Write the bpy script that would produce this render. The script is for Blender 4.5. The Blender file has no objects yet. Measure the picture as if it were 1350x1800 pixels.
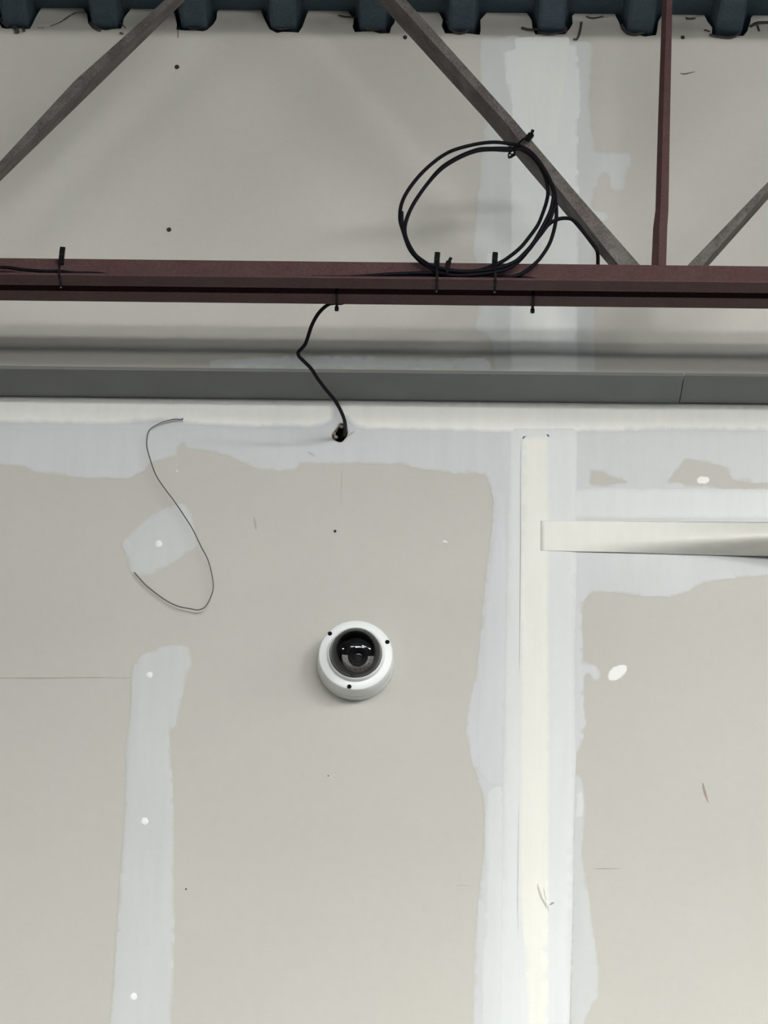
import bpy, bmesh, math, random
from mathutils import Vector, Matrix
from mathutils.geometry import delaunay_2d_cdt

random.seed(7)
scene = bpy.context.scene
COL = scene.collection

# ------------------------------------------------------------------ camera
F = 7000.0                       # focal length in pixels of the 1350 x 1800 frame
PITCH = math.radians(22.5)
ROLL = math.radians(0.62)
EYE = Vector((0.0, -6.2, 1.6))
fwd = Vector((0, math.cos(PITCH), math.sin(PITCH)))
up0 = Vector((0, -math.sin(PITCH), math.cos(PITCH)))
right0 = Vector((1, 0, 0))
up = up0 * math.cos(ROLL) - right0 * math.sin(ROLL)
right = right0 * math.cos(ROLL) + up0 * math.sin(ROLL)
cam_data = bpy.data.cameras.new('camera')
cam = bpy.data.objects.new('camera', cam_data)
COL.objects.link(cam)
m = Matrix((right, up, -fwd)).transposed().to_4x4()
m.translation = EYE
cam.matrix_world = m
cam_data.sensor_fit = 'HORIZONTAL'
cam_data.sensor_width = 36.0
cam_data.lens = 36.0 * F / 1350.0
cam_data.clip_end = 200
scene.camera = cam

# ------------------------------------------------------------------ world, exposure
world = bpy.data.worlds.new('world')
scene.world = world
world.use_nodes = True
world.node_tree.nodes['Background'].inputs[0].default_value = (0.9, 0.95, 1.0, 1)
world.node_tree.nodes['Background'].inputs[1].default_value = 0.015
vs = scene.view_settings
vs.view_transform = 'Standard'
vs.look = 'None'
vs.gamma = 1.0
vs.use_curve_mapping = False
vs.exposure = 0.06
LAMP_STRENGTH = 43.5


def ray(px, py):
    return fwd + right * ((px - 675.0) / F) + up * ((900.0 - py) / F)


def at_y(px, py, Y):
    d = ray(px, py)
    return EYE + d * ((Y - EYE.y) / d.y)


def at_z(px, py, Z):
    d = ray(px, py)
    return EYE + d * ((Z - EYE.z) / d.z)


# ------------------------------------------------------------------ materials
def srgb(r, g, b):
    def f(c):
        c /= 255.0
        return c / 12.92 if c <= 0.04045 else ((c + 0.055) / 1.055) ** 2.4
    return (f(r), f(g), f(b), 1.0)


def new_mat(name):
    mt = bpy.data.materials.new(name)
    mt.use_nodes = True
    nt = mt.node_tree
    return mt, nt, nt.nodes['Principled BSDF']


def noise(nt, coord, scale, detail=3.0, rough=0.55):
    n = nt.nodes.new('ShaderNodeTexNoise')
    n.inputs['Scale'].default_value = scale
    n.inputs['Detail'].default_value = detail
    n.inputs['Roughness'].default_value = rough
    nt.links.new(coord, n.inputs['Vector'])
    return n.outputs['Fac']


def ramp(nt, fac, stops):
    r = nt.nodes.new('ShaderNodeValToRGB')
    e = r.color_ramp.elements
    e[0].position, e[0].color = stops[0]
    e[1].position, e[1].color = stops[-1]
    for p, c in stops[1:-1]:
        k = e.new(p)
        k.color = c
    nt.links.new(fac, r.inputs['Fac'])
    return r.outputs['Color']


def mixc(nt, fac, a, b, blend='MIX'):
    mx = nt.nodes.new('ShaderNodeMix')
    mx.data_type = 'RGBA'
    mx.blend_type = blend
    for sock, v in ((mx.inputs['Factor'], fac), (mx.inputs['A'], a), (mx.inputs['B'], b)):
        if isinstance(v, (int, float)):
            sock.default_value = v
        elif isinstance(v, tuple):
            sock.default_value = v
        else:
            nt.links.new(v, sock)
    return mx.outputs['Result']


def math_node(nt, op, a, b=0.0, clamp=False):
    n = nt.nodes.new('ShaderNodeMath')
    n.operation = op
    n.use_clamp = clamp
    for s, v in ((n.inputs[0], a), (n.inputs[1], b)):
        if isinstance(v, (int, float)):
            s.default_value = v
        else:
            nt.links.new(v, s)
    return n.outputs[0]


def world_pos(nt):
    return nt.nodes.new('ShaderNodeNewGeometry').outputs['Position']


def scl(c, k):
    return (c[0] * k, c[1] * k, c[2] * k, 1.0)


def wall_colour(nt, pos, base):
    n1 = noise(nt, pos, 2.6, 3)
    n2 = noise(nt, pos, 60.0, 4)
    n3 = noise(nt, pos, 420.0, 2)
    c = ramp(nt, n1, [(0.3, scl(base, 0.95)), (0.7, scl(base, 1.04))])
    c = mixc(nt, 0.35, c, ramp(nt, n2, [(0.35, scl(base, 0.955)), (0.65, scl(base, 1.035))]))
    c = mixc(nt, 0.25, c, ramp(nt, n3, [(0.3, scl(base, 0.93)), (0.7, scl(base, 1.06))]))
    return c


def add_bump(nt, bsdf, pos, scale, strength, dist=0.001):
    b = nt.nodes.new('ShaderNodeBump')
    b.inputs['Strength'].default_value = strength
    b.inputs['Distance'].default_value = dist
    nt.links.new(noise(nt, pos, scale, 4), b.inputs['Height'])
    nt.links.new(b.outputs[0], bsdf.inputs['Normal'])


DRYWALL = (0.53, 0.523, 0.486, 1)
MUD_THIN = (0.575, 0.60, 0.60, 1)
MUD = (0.65, 0.68, 0.69, 1)
MUD_LILAC = (0.615, 0.632, 0.662, 1)
MUD_WHITE = (0.70, 0.73, 0.735, 1)
CREAM = (0.80, 0.80, 0.755, 1)
SPOT = (0.86, 0.87, 0.86, 1)

_mats = {}


def drywall_mat():
    if 'dry' not in _mats:
        mt, nt, b = new_mat('drywall_paper')
        p = world_pos(nt)
        nt.links.new(wall_colour(nt, p, DRYWALL), b.inputs['Base Color'])
        b.inputs['Roughness'].default_value = 0.9
        b.inputs['Specular IOR Level'].default_value = 0.2
        add_bump(nt, b, p, 300.0, 0.12)
        _mats['dry'] = mt
    return _mats['dry']


def mud_mat(col, under, noisy=0.5, soft=False):
    """joint compound laid over 'under'; the vertex attribute cov feathers its rim"""
    key = (col, under, noisy, soft)
    if key not in _mats:
        mt, nt, b = new_mat('joint_compound')
        p = world_pos(nt)
        base = wall_colour(nt, p, col)
        # trowel streaks
        mp = nt.nodes.new('ShaderNodeMapping')
        mp.inputs['Scale'].default_value = (1.0, 1.0, 0.14)
        nt.links.new(p, mp.inputs['Vector'])
        st = noise(nt, mp.outputs[0], 45.0, 4)
        base = mixc(nt, 0.45, base, ramp(nt, st, [(0.3, scl(col, 0.94)), (0.7, scl(col, 1.045))]))
        at = nt.nodes.new('ShaderNodeAttribute')
        at.attribute_name = 'cov'
        n = noise(nt, p, 55.0, 5, 0.65)
        if soft:
            fac = at.outputs['Fac']
        else:
            # dry-brushed rim: coverage breaks up along a noise
            a = math_node(nt, 'MULTIPLY', at.outputs['Fac'], 1.0 + 2.0 * noisy)
            s = math_node(nt, 'SUBTRACT', n, 0.5)
            s = math_node(nt, 'MULTIPLY', s, 4.0 * noisy)
            fac = math_node(nt, 'ADD', a, s, True)
            fac = math_node(nt, 'MULTIPLY', fac, math_node(nt, 'MULTIPLY', at.outputs['Fac'], 8.0, True), True)
        und = wall_colour(nt, p, under)
        nt.links.new(mixc(nt, fac, und, base), b.inputs['Base Color'])
        b.inputs['Roughness'].default_value = 0.85
        b.inputs['Specular IOR Level'].default_value = 0.25
        add_bump(nt, b, p, 90.0, 0.12)
        _mats[key] = mt
    return _mats[key]


def simple_mat(name, col, rough=0.5, metal=0.0, var=0.12, scale=40.0, bump=0.0, spec=0.5, coat=0.0):
    if name in _mats:
        return _mats[name]
    mt, nt, b = new_mat(name)
    p = world_pos(nt)
    n = noise(nt, p, scale, 5)
    nt.links.new(ramp(nt, n, [(0.3, scl(col, 1 - var)), (0.7, scl(col, 1 + var))]), b.inputs['Base Color'])
    b.inputs['Roughness'].default_value = rough
    b.inputs['Metallic'].default_value = metal
    b.inputs['Specular IOR Level'].default_value = spec
    b.inputs['Coat Weight'].default_value = coat
    if bump:
        add_bump(nt, b, p, scale * 2, bump)
    _mats[name] = mt
    return mt


def steel_mat(name, col, dust, amount):
    mt, nt, b = new_mat(name)
    p = world_pos(nt)
    n = noise(nt, p, 22.0, 6, 0.6)
    f = ramp(nt, n, [(0.38, (0, 0, 0, 1)), (0.68, (amount, amount, amount, 1))])
    fine = noise(nt, p, 260.0, 3)
    c = mixc(nt, f, col, dust)
    c = mixc(nt, 0.4, c, ramp(nt, fine, [(0.3, scl(col, 0.7)), (0.7, scl(dust, 1.1))]))
    nt.links.new(c, b.inputs['Base Color'])
    b.inputs['Roughness'].default_value = 0.62
    b.inputs['Specular IOR Level'].default_value = 0.15
    add_bump(nt, b, p, 180.0, 0.15)
    return mt


# ------------------------------------------------------------------ mesh helpers
def link(name, me, mat=None, parent=None, smooth=False):
    o = bpy.data.objects.new(name, me)
    COL.objects.link(o)
    if mat is not None:
        me.materials.append(mat)
    if parent is not None:
        o.parent = parent
        o.matrix_parent_inverse = parent.matrix_world.inverted()
    if smooth:
        for p in me.polygons:
            p.use_smooth = True
    return o


def bm_obj(name, bm, mat, parent=None, smooth=False):
    bmesh.ops.recalc_face_normals(bm, faces=bm.faces)
    me = bpy.data.meshes.new(name)
    bm.to_mesh(me)
    bm.free()
    return link(name, me, mat, parent, smooth)


def tag(o, label=None, cat=None, group=None, kind=None):
    if label:
        o['label'] = label
    if cat:
        o['category'] = cat
    if group:
        o['group'] = group
    if kind:
        o['kind'] = kind
    return o


def empty(name, loc):
    o = bpy.data.objects.new(name, None)
    o.empty_display_size = 0.05
    COL.objects.link(o)
    o.location = loc
    o.matrix_world = Matrix.Translation(loc)
    return o


def catmull(pts, n=8):
    pts = [Vector(p) for p in pts]
    q = [pts[0] * 2 - pts[1]] + pts + [pts[-1] * 2 - pts[-2]]
    out = []
    for i in range(1, len(q) - 2):
        a, b, c, d = q[i - 1], q[i], q[i + 1], q[i + 2]
        for k in range(n):
            t = k / n
            out.append(0.5 * ((2 * b) + (c - a) * t + (2 * a - 5 * b + 4 * c - d) * t * t + (3 * b - a - 3 * c + d) * t ** 3))
    out.append(q[-2])
    return out


def sweep(bm, pts, section, closed=False, caps=True):
    """sweep a 2-D section along a path with parallel transport"""
    n = len(pts)
    ref = None
    rings = []
    for i, p in enumerate(pts):
        if closed:
            t = (pts[(i + 1) % n] - pts[i - 1]).normalized()
        else:
            t = (pts[min(i + 1, n - 1)] - pts[max(i - 1, 0)]).normalized()
        if ref is None:
            ref = t.orthogonal().normalized()
            if abs(t.dot(Vector((1, 0, 0)))) < 0.7:
                ref = Vector((1, 0, 0)) - t * t.x
                ref.normalize()
        else:
            ref = (ref - t * ref.dot(t)).normalized()
        b = t.cross(ref)
        rings.append([bm.verts.new(p + ref * u + b * v) for u, v in section])
    k = len(section)
    rng = n if closed else n - 1
    for i in range(rng):
        a, c = rings[i], rings[(i + 1) % n]
        for j in range(k):
            bm.faces.new((a[j], a[(j + 1) % k], c[(j + 1) % k], c[j]))
    if caps and not closed:
        bm.faces.new(rings[0])
        bm.faces.new(rings[-1])


def circle_sec(r, k=10):
    return [(r * math.cos(2 * math.pi * i / k), r * math.sin(2 * math.pi * i / k)) for i in range(k)]


def tube_obj(name, pts, r, mat, parent=None, k=10, n=8):
    bm = bmesh.new()
    sweep(bm, catmull(pts, n), circle_sec(r, k))
    return bm_obj(name, bm, mat, parent, True)


def box_bm(bm, x0, x1, y0, y1, z0, z1):
    v = [bm.verts.new((x, y, z)) for x in (x0, x1) for y in (y0, y1) for z in (z0, z1)]
    for f in ((0, 1, 3, 2), (4, 6, 7, 5), (0, 4, 5, 1), (2, 3, 7, 6), (0, 2, 6, 4), (1, 5, 7, 3)):
        bm.faces.new([v[i] for i in f])


def densify(poly, step, jit, rng):
    out = []
    n = len(poly)
    for i in range(n):
        a = Vector(poly[i])
        b = Vector(poly[(i + 1) % n])
        d = b - a
        L = d.length
        k = max(1, int(L / step))
        nrm = Vector((-d.y, d.x)) / (L + 1e-9)
        for j in range(k):
            off = rng.uniform(-jit, jit) if (j or jit) else 0
            out.append(a + d * (j / k) + nrm * off)
    # light smoothing keeps the rim hand-made, not saw-toothed
    if jit:
        m_ = len(out)
        out = [out[i] * 0.6 + (out[i - 1] + out[(i + 1) % m_]) * 0.2 for i in range(m_)]
    return out


def inside(p, poly):
    c = False
    n = len(poly)
    j = n - 1
    for i in range(n):
        xi, yi = poly[i]
        xj, yj = poly[j]
        if (yi > p[1]) != (yj > p[1]) and p[0] < (xj - xi) * (p[1] - yi) / (yj - yi) + xi:
            c = not c
        j = i
    return c


def dist_poly(p, poly):
    best = 1e9
    n = len(poly)
    for i in range(n):
        a, b = poly[i - 1], poly[i]
        dx, dy = b[0] - a[0], b[1] - a[1]
        t = ((p[0] - a[0]) * dx + (p[1] - a[1]) * dy) / (dx * dx + dy * dy + 1e-12)
        t = max(0.0, min(1.0, t))
        d = math.hypot(p[0] - a[0] - dx * t, p[1] - a[1] - dy * t)
        best = min(best, d)
    return best


# ------------------------------------------------------------------ the wall planes
zs_l = at_y(0, 697, 0).z
zs_r = at_y(1350, 710, 0).z
Z_SOFFIT = 0.5 * (zs_l + zs_r)
Y_UP = 0.5 * (at_z(0, 650, Z_SOFFIT).y + at_z(1350, 658, Z_SOFFIT).y)   # face of the upper wall
Z_RIB = at_y(655, 52, Y_UP).z          # underside of the deck ribs
Z_FLUTE = at_y(655, 20, Y_UP).z
PITCH_RIB = (at_y(1278, 55, Y_UP).x - at_y(25, 50, Y_UP).x) / 8.0
X_RIB0 = at_y(655, 52, Y_UP).x
XW = 3.4
print('soffit z', Z_SOFFIT, 'upper wall y', Y_UP, 'rib', Z_RIB, Z_FLUTE, 'pitch', PITCH_RIB)

rng = random.Random(3)
MAT_DRY = drywall_mat()
MAT_GYP = simple_mat('broken_gypsum', (0.36, 0.34, 0.31, 1), 0.95, var=0.35, scale=120, bump=0.6)
MAT_SHADE_SHEET = simple_mat('cavity_shade_paint', (0.02, 0.02, 0.022, 1), 0.95, var=0.2)  # near-black colour standing for the shade inside the wall
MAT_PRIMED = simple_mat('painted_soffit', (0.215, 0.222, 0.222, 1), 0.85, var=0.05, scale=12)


def cdt_wall(name, outer, holes, Y, thick, mat, rim_mat):
    """flat wall of real thickness with ragged holes: front face, back face, rims"""
    verts, edges = [], []
    for loop in [outer] + holes:
        s = len(verts)
        verts += [Vector(p) for p in loop]
        edges += [(s + i, s + (i + 1) % len(loop)) for i in range(len(loop))]
    v, e, f, _, _, _ = delaunay_2d_cdt(verts, edges, [], 2, 1e-6)
    f = [t for t in f if not any(inside((sum(v[i].x for i in t) / len(t), sum(v[i].y for i in t) / len(t)), h_) for h_ in holes)]
    bm = bmesh.new()
    fr = [bm.verts.new((p.x, Y, p.y)) for p in v]
    bk = [bm.verts.new((p.x, Y + thick, p.y)) for p in v]
    for t in f:
        bm.faces.new([fr[i] for i in t])
        bm.faces.new([bk[i] for i in reversed(t)])
    bm.edges.ensure_lookup_table()
    for ed in [x for x in bm.edges if len(x.link_faces) == 1 and x.verts[0].co.y < Y + thick / 2]:
        i, j = ed.verts[0].index, ed.verts[1].index
    bm.verts.index_update()
    be = [x for x in bm.edges if len(x.link_faces) == 1]
    nfr = len(fr)
    for ed in be:
        i, j = ed.verts[0].index, ed.verts[1].index
        if i < nfr and j < nfr:
            q = bm.faces.new((fr[i], fr[j], bk[j], bk[i]))
            q.material_index = 1
    o = bm_obj(name, bm, mat)
    o.data.materials.append(rim_mat)
    return o


# lower wall with the chipped cable hole
hole_px = [(588, 757), (592, 752), (597, 743), (603, 743), (608, 748), (612, 757), (611, 765), (606, 772),
           (601, 778), (596, 778), (590, 775), (584, 771), (583, 763)]
hole = []
for p in hole_px:
    q = at_y(p[0], p[1], 0)
    hole.append((q.x, q.z))
hole = [tuple(p) for p in densify(hole, 0.004, 0.0006, rng)]
wall_lower = cdt_wall('wall_back', [(-XW, 0), (XW, 0), (XW, Z_SOFFIT + 0.02), (-XW, Z_SOFFIT + 0.02)], [hole], 0.0, 0.016,
                      MAT_DRY, MAT_GYP)
tag(wall_lower, 'grey-beige drywall below the soffit, taped and patched with pale joint compound', kind='structure')

# upper wall: stands proud of the lower one, ragged notches round the deck ribs
top = Z_FLUTE + 0.004
outer = [(-XW, Z_SOFFIT), (XW, Z_SOFFIT), (XW, top)]
k0 = int((XW - X_RIB0) / PITCH_RIB)
k1 = int((-XW - X_RIB0) / PITCH_RIB)
for k in range(k0, k1 - 1, -1):
    xc = X_RIB0 + k * PITCH_RIB
    if abs(xc) > XW - 0.06:
        continue
    j = lambda a: rng.uniform(-a, a)
    w = 0.040
    outer += [(xc + w + 0.004 + j(.003), top), (xc + w + j(.003), top - 0.008), (xc + w - 0.005 + j(.004), Z_RIB + 0.018 + j(.004)),
              (xc + 0.032 + j(.004), Z_RIB + 0.006 + j(.003)), (xc + 0.027 + j(.005), Z_RIB - 0.006 + j(.003)),
              (xc + 0.014 + j(.005), Z_RIB - 0.007 + j(.003)), (xc + j(.004), Z_RIB - 0.005 + j(.003)),
              (xc - 0.014 + j(.005), Z_RIB - 0.006 + j(.003)), (xc - 0.027 + j(.005), Z_RIB - 0.004 + j(.003)),
              (xc - 0.032 + j(.004), Z_RIB + 0.008 + j(.004)), (xc - w + 0.005 + j(.004), Z_RIB + 0.02 + j(.004)),
              (xc - w + j(.003), top - 0.007), (xc - w - 0.004 + j(.003), top)]
outer.append((-XW, top))
wall_upper = cdt_wall('wall_upper', outer, [], Y_UP, 0.016, MAT_DRY, MAT_GYP)
tag(wall_upper, 'upper drywall standing proud above the soffit, notched around the deck ribs', kind='structure')

# soffit board under the upper wall, in two lengths with a joint
X_J = at_z(1199, 680, Z_SOFFIT).x
soffit = empty('trim_1', Vector((0, Y_UP, Z_SOFFIT)))
tag(soffit, 'shaded grey soffit boards closing the step between both walls', kind='structure')
for x0, x1, dz in ((-XW, X_J - 0.0008, 0.0), (X_J + 0.0008, XW, 0.0012)):
    bm = bmesh.new()
    box_bm(bm, x0, x1, Y_UP + 0.0165, -0.0002, Z_SOFFIT - 0.0012 + dz, Z_SOFFIT + 0.010)
    bm_obj('soffit_board', bm, MAT_PRIMED, soffit)
    # corner bead along the front edge
    bm = bmesh.new()
    box_bm(bm, x0, x1, Y_UP - 0.0012, Y_UP + 0.0165, Z_SOFFIT - 0.0022 + dz, Z_SOFFIT + 0.0035)
    bm_obj('corner_bead', bm, MAT_PRIMED, soffit)

# near-black sheet behind the notches, the void's shade painted as its colour
bm = bmesh.new()
box_bm(bm, -XW, XW, Y_UP + 0.25, Y_UP + 0.27, Z_SOFFIT + 0.1, Z_FLUTE + 0.05)
cav = bm_obj('cavity_shade_sheet', bm, MAT_SHADE_SHEET)
tag(cav, 'near-black sheet painted as the dark void behind the upper drywall', kind='structure')
bm = bmesh.new()
box_bm(bm, -0.4, 0.3, 0.10, 0.11, Z_SOFFIT - 0.3, Z_SOFFIT + 0.02)  # sheet behind the cable hole, its black colour painting the shade inside
cav2 = bm_obj('hole_shade_sheet', bm, MAT_SHADE_SHEET)
tag(cav2, 'near-black sheet painted as the dark void behind the hole in the lower drywall', kind='structure')

# ------------------------------------------------------------------ floor and corrugated deck
bm = bmesh.new()
box_bm(bm, -9, 9, -14, 0.3, -0.1, 0.0)
fl = bm_obj('floor', bm, simple_mat('concrete', (0.11, 0.109, 0.105, 1), 0.7, var=0.15, scale=3))
tag(fl, 'plain grey concrete floor', kind='structure')

MAT_DECK = steel_mat('deck_paint', (0.055, 0.090, 0.125, 1), (0.10, 0.135, 0.165, 1), 0.6)
prof = []
for k in range(k1 - 20, k0 + 21):
    xc = X_RIB0 + k * PITCH_RIB
    prof += [(xc - 0.034, Z_FLUTE), (xc - 0.031, Z_FLUTE - 0.002), (xc - 0.0225, Z_RIB + 0.004), (xc - 0.017, Z_RIB),
             (xc + 0.017, Z_RIB), (xc + 0.0225, Z_RIB + 0.004), (xc + 0.031, Z_FLUTE - 0.002), (xc + 0.034, Z_FLUTE)]
bm = bmesh.new()
ys = (-13.5, -6, -2, -0.5, Y_UP + 0.24)
rows = []
for y in ys:
    lo = [bm.verts.new((x, y, z)) for x, z in prof]
    hi = [bm.verts.new((x, y, z + 0.0012)) for x, z in prof]
    rows.append((lo, hi))
for a, b in zip(rows, rows[1:]):
    for i in range(len(prof) - 1):
        bm.faces.new((a[0][i], a[0][i + 1], b[0][i + 1], b[0][i]))
        bm.faces.new((a[1][i], b[1][i], b[1][i + 1], a[1][i + 1]))
deck = bm_obj('ceiling', bm, MAT_DECK)
tag(deck, 'dark blue-grey corrugated steel roof deck', kind='structure')


# ------------------------------------------------------------------ joint compound patches
def patch(name, px, Y, parent, col, under=DRYWALL, feather=0.010, h=0.0012, lift=0.0003, jit=0.0012, step=0.006, noisy=0.5,
          grid=0.011, soft=False, hfun=None, smooth=True, holes=(), hole_soft=0.0):
    poly = []
    for p in px:
        q = at_y(p[0], p[1], Y)
        poly.append((q.x, q.z))
    poly = [tuple(p) for p in densify(poly, step, jit, rng)]
    if Y < -0.01:
        poly = [(p[0], max(p[1], Z_SOFFIT + 0.0036)) for p in poly]
    else:
        poly = [(p[0], min(p[1], Z_SOFFIT - 0.0016)) for p in poly]
    xs = [p[0] for p in poly]
    zs = [p[1] for p in poly]
    hl = []
    for h_ in holes:
        hp = []
        for p in h_:
            q = at_y(p[0], p[1], Y)
            hp.append((q.x, q.z))
        hl.append([tuple(p) for p in densify(hp, step * 0.6, jit * 0.5, rng)])
    pts = []
    x = min(xs)
    while x < max(xs):
        z = min(zs)
        while z < max(zs):
            c = (x + rng.uniform(-.2, .2) * grid, z + rng.uniform(-.2, .2) * grid)
            if inside(c, poly) and dist_poly(c, poly) > grid * 0.35 and not any(inside(c, q) or dist_poly(c, q) < grid * 0.35 for q in hl):
                pts.append(c)
            z += grid
        x += grid
    verts = [Vector(p) for p in poly] + [Vector(p) for p in pts]
    n = len(poly)
    cedges = [(i, (i + 1) % n) for i in range(n)]
    for q in hl:
        k_ = len(verts)
        verts += [Vector(p) for p in q]
        cedges += [(k_ + i, k_ + (i + 1) % len(q)) for i in range(len(q))]
    v, e, f, _, _, _ = delaunay_2d_cdt(verts, cedges, [], 2, 1e-6)
    me = bpy.data.meshes.new(name)
    co, cov = [], []
    for p in v:
        d = min([dist_poly((p.x, p.y), poly)] + [dist_poly((p.x, p.y), q) + hole_soft for q in hl])
        s = min(1.0, d / feather)
        s = s * s * (3 - 2 * s)
        hh = lift + h * s
        if hfun:
            hh += hfun(p.x, p.y)
        co.append((p.x, Y - hh, p.y))
        cov.append(s)
    faces = []
    for t in f:
        if hl and any(inside((sum(v[i].x for i in t) / len(t), sum(v[i].y for i in t) / len(t)), q) for q in hl):
            continue
        a, b, c = (v[i] for i in t[:3])
        cr = (b.x - a.x) * (c.y - a.y) - (b.y - a.y) * (c.x - a.x)
        faces.append(tuple(t) if cr > 0 else tuple(reversed(t)))
    # close the rim down to the layer below
    cnt = {}
    for t in faces:
        for a, b in zip(t, t[1:] + t[:1]):
            cnt[(a, b)] = 1
    rim = [k_ for k_ in cnt if (k_[1], k_[0]) not in cnt]
    if lift > 0.001:
        low = {}
        for a, b in rim:
            for i in (a, b):
                if i not in low:
                    low[i] = len(co)
                    co += [co[i], (co[i][0], Y, co[i][2])]
                    cov += [cov[i], cov[i]]
        faces += [(low[b], low[a], low[a] + 1, low[b] + 1) for a, b in rim]
    me.from_pydata(co, [], faces)
    at = me.attributes.new('cov', 'FLOAT', 'POINT')
    at.data.foreach_set('value', cov)
    return link(name, me, mud_mat(col, under, noisy, soft), parent, smooth)


def U(name, px, col, **k):
    return patch(name, px, Y_UP, wall_upper, col, **k)


def L(name, px, col, **k):
    return patch(name, px, 0.0, wall_lower, col, **k)


# ---- upper wall
U('joint_compound', [(845, 63), (870, 66), (900, 62), (930, 66), (962, 62), (1000, 63), (1003, 73), (1034, 72), (1044, 80), (1041, 110),
                     (1036, 170), (1040, 225), (1047, 266), (1075, 268), (1112, 268), (1110, 290), (1102, 310), (1099, 334), (1083, 339),
                     (1071, 331), (1069, 308), (1060, 303), (1051, 325), (1041, 368), (1073, 371), (1072, 388), (1048, 392), (1046, 470), (1047, 560), (1048, 662),
                     (868, 662), (866, 628), (862, 600), (850, 585), (831, 583), (838, 545), (840, 470), (829, 440), (835, 400), (840, 330),
                     (846, 262), (852, 205), (843, 150), (840, 100)], MUD_THIN, feather=0.006, noisy=0.35)
U('joint_compound', [(880, 90), (905, 84), (1000, 76), (1017, 78), (1022, 160), (1018, 260), (1021, 400), (1018, 540), (1018, 662), (895, 662),
                     (893, 540), (896, 400), (893, 262), (899, 190), (886, 140)], MUD_WHITE, under=MUD_THIN, feather=0.004, noisy=0.2, lift=0.0012)
U('joint_compound', [(905, 66), (1000, 66), (1003, 120), (990, 180), (985, 260), (930, 262), (906, 200)], (0.72, 0.745, 0.725, 1), under=MUD_WHITE,
  feather=0.012, noisy=0.2, lift=0.0018)
U('joint_compound', [(905, 380), (985, 372), (990, 470), (985, 640), (905, 645)], (0.72, 0.735, 0.72, 1), under=MUD_WHITE,
  feather=0.012, noisy=0.2, lift=0.0018)
U('joint_compound', [(200, 658), (280, 645), (340, 637), (420, 628), (530, 624), (650, 625), (770, 630), (860, 628), (872, 664), (500, 662), (200, 660)],
  MUD, feather=0.004, noisy=0.3)
U('joint_compound', [(1203, 661), (1230, 654), (1262, 650), (1350, 656), (1780, 660), (1780, 667), (1203, 664)], MUD, feather=0.003, noisy=0.3)
# patch edge around the taped strip, small daubs
U('joint_compound', [(853, 445), (880, 440), (884, 462), (876, 478), (852, 478)], MUD, under=MUD_THIN, feather=0.003, lift=0.0012)

# ---- lower wall: band under the soffit (left of the column)
band = [(-480, 690), (400, 696), (905, 702), (905, 840), (858, 850), (850, 834), (800, 834), (742, 826), (700, 817), (600, 816),
        (565, 817), (529, 815), (523, 822), (515, 828), (488, 829), (457, 827), (426, 815), (396, 801), (361, 793), (328, 790), (323, 780),
        (314, 781), (313, 802), (295, 806), (265, 815), (257, 827), (230, 842), (180, 842), (130, 840), (98, 836), (60, 833), (45, 822), (0, 818), (-480, 822)]


col_left = [(858, 850), (866, 880), (862, 940), (855, 990), (848, 1060), (842, 1130), (835, 1190), (822, 1240), (817, 1290), (829, 1345),
            (846, 1390), (852, 1440), (848, 1500), (842, 1560), (836, 1620), (832, 1700), (829, 1800), (826, 2280)]
rim_px = [(586, 757), (591, 751), (596, 742), (604, 741), (610, 747), (614, 757), (613, 766), (607, 774), (602, 780), (596, 780), (589, 777), (582, 772), (581, 763)]
L('joint_compound', [(-480, 690), (400, 696), (905, 702), (905, 2280)] + col_left[::-1] + band[4:], (0.600, 0.618, 0.640, 1), feather=0.005, noisy=0.4, jit=0.0009, holes=[rim_px], hole_soft=0.004)
cream_l = [(-480, 690), (300, 695), (590, 698), (588, 738), (560, 752), (450, 752), (322, 748), (318, 738), (200, 748), (60, 745), (-480, 742)]
cream_r = [(594, 698), (905, 702), (1780, 712), (1780, 765), (1200, 758), (960, 762), (905, 762), (760, 758), (640, 756), (622, 752), (612, 740), (600, 735)]
L('joint_compound', cream_l, (0.87, 0.88, 0.855, 1), under=MUD_LILAC, feather=0.012, noisy=0.25, lift=0.0017, h=0.0018)
L('joint_compound', cream_r, (0.87, 0.88, 0.855, 1), under=MUD_LILAC, feather=0.012, noisy=0.25, lift=0.0017, h=0.0018)

# ---- column: wide left feather, right feather, main layer, paper tape
L('joint_compound', [(862, 860), (872, 900), (866, 960), (858, 1020), (850, 1100), (846, 1180), (838, 1260), (836, 1310), (842, 1360), (856, 1384), (886, 1382),
                     (892, 860)], MUD_LILAC, under=MUD_THIN, feather=0.006, lift=0.0012, noisy=0.35)
L('joint_compound', [(858, 1383), (886, 1381), (882, 2280), (842, 2280), (846, 1700), (852, 1560), (851, 1480), (852, 1420)], MUD, under=MUD_THIN,
  feather=0.004, lift=0.0011, noisy=0.3)
L('joint_compound', [(1004, 1360), (1020, 1361), (1028, 1385), (1031, 1410), (1028, 1450), (1023, 1500), (1033, 1560), (1044, 1640), (1053, 1700), (1053, 1755),
                     (1044, 1764), (1026, 1800), (1024, 2280), (1000, 2280)], MUD_THIN, feather=0.006, noisy=0.45)
L('joint_compound', [(1012, 1370), (1021, 1375), (1027, 1410), (1024, 1450), (1018, 1500), (1010, 1500)], MUD, under=MUD_THIN, feather=0.003, lift=0.0011)
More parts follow.
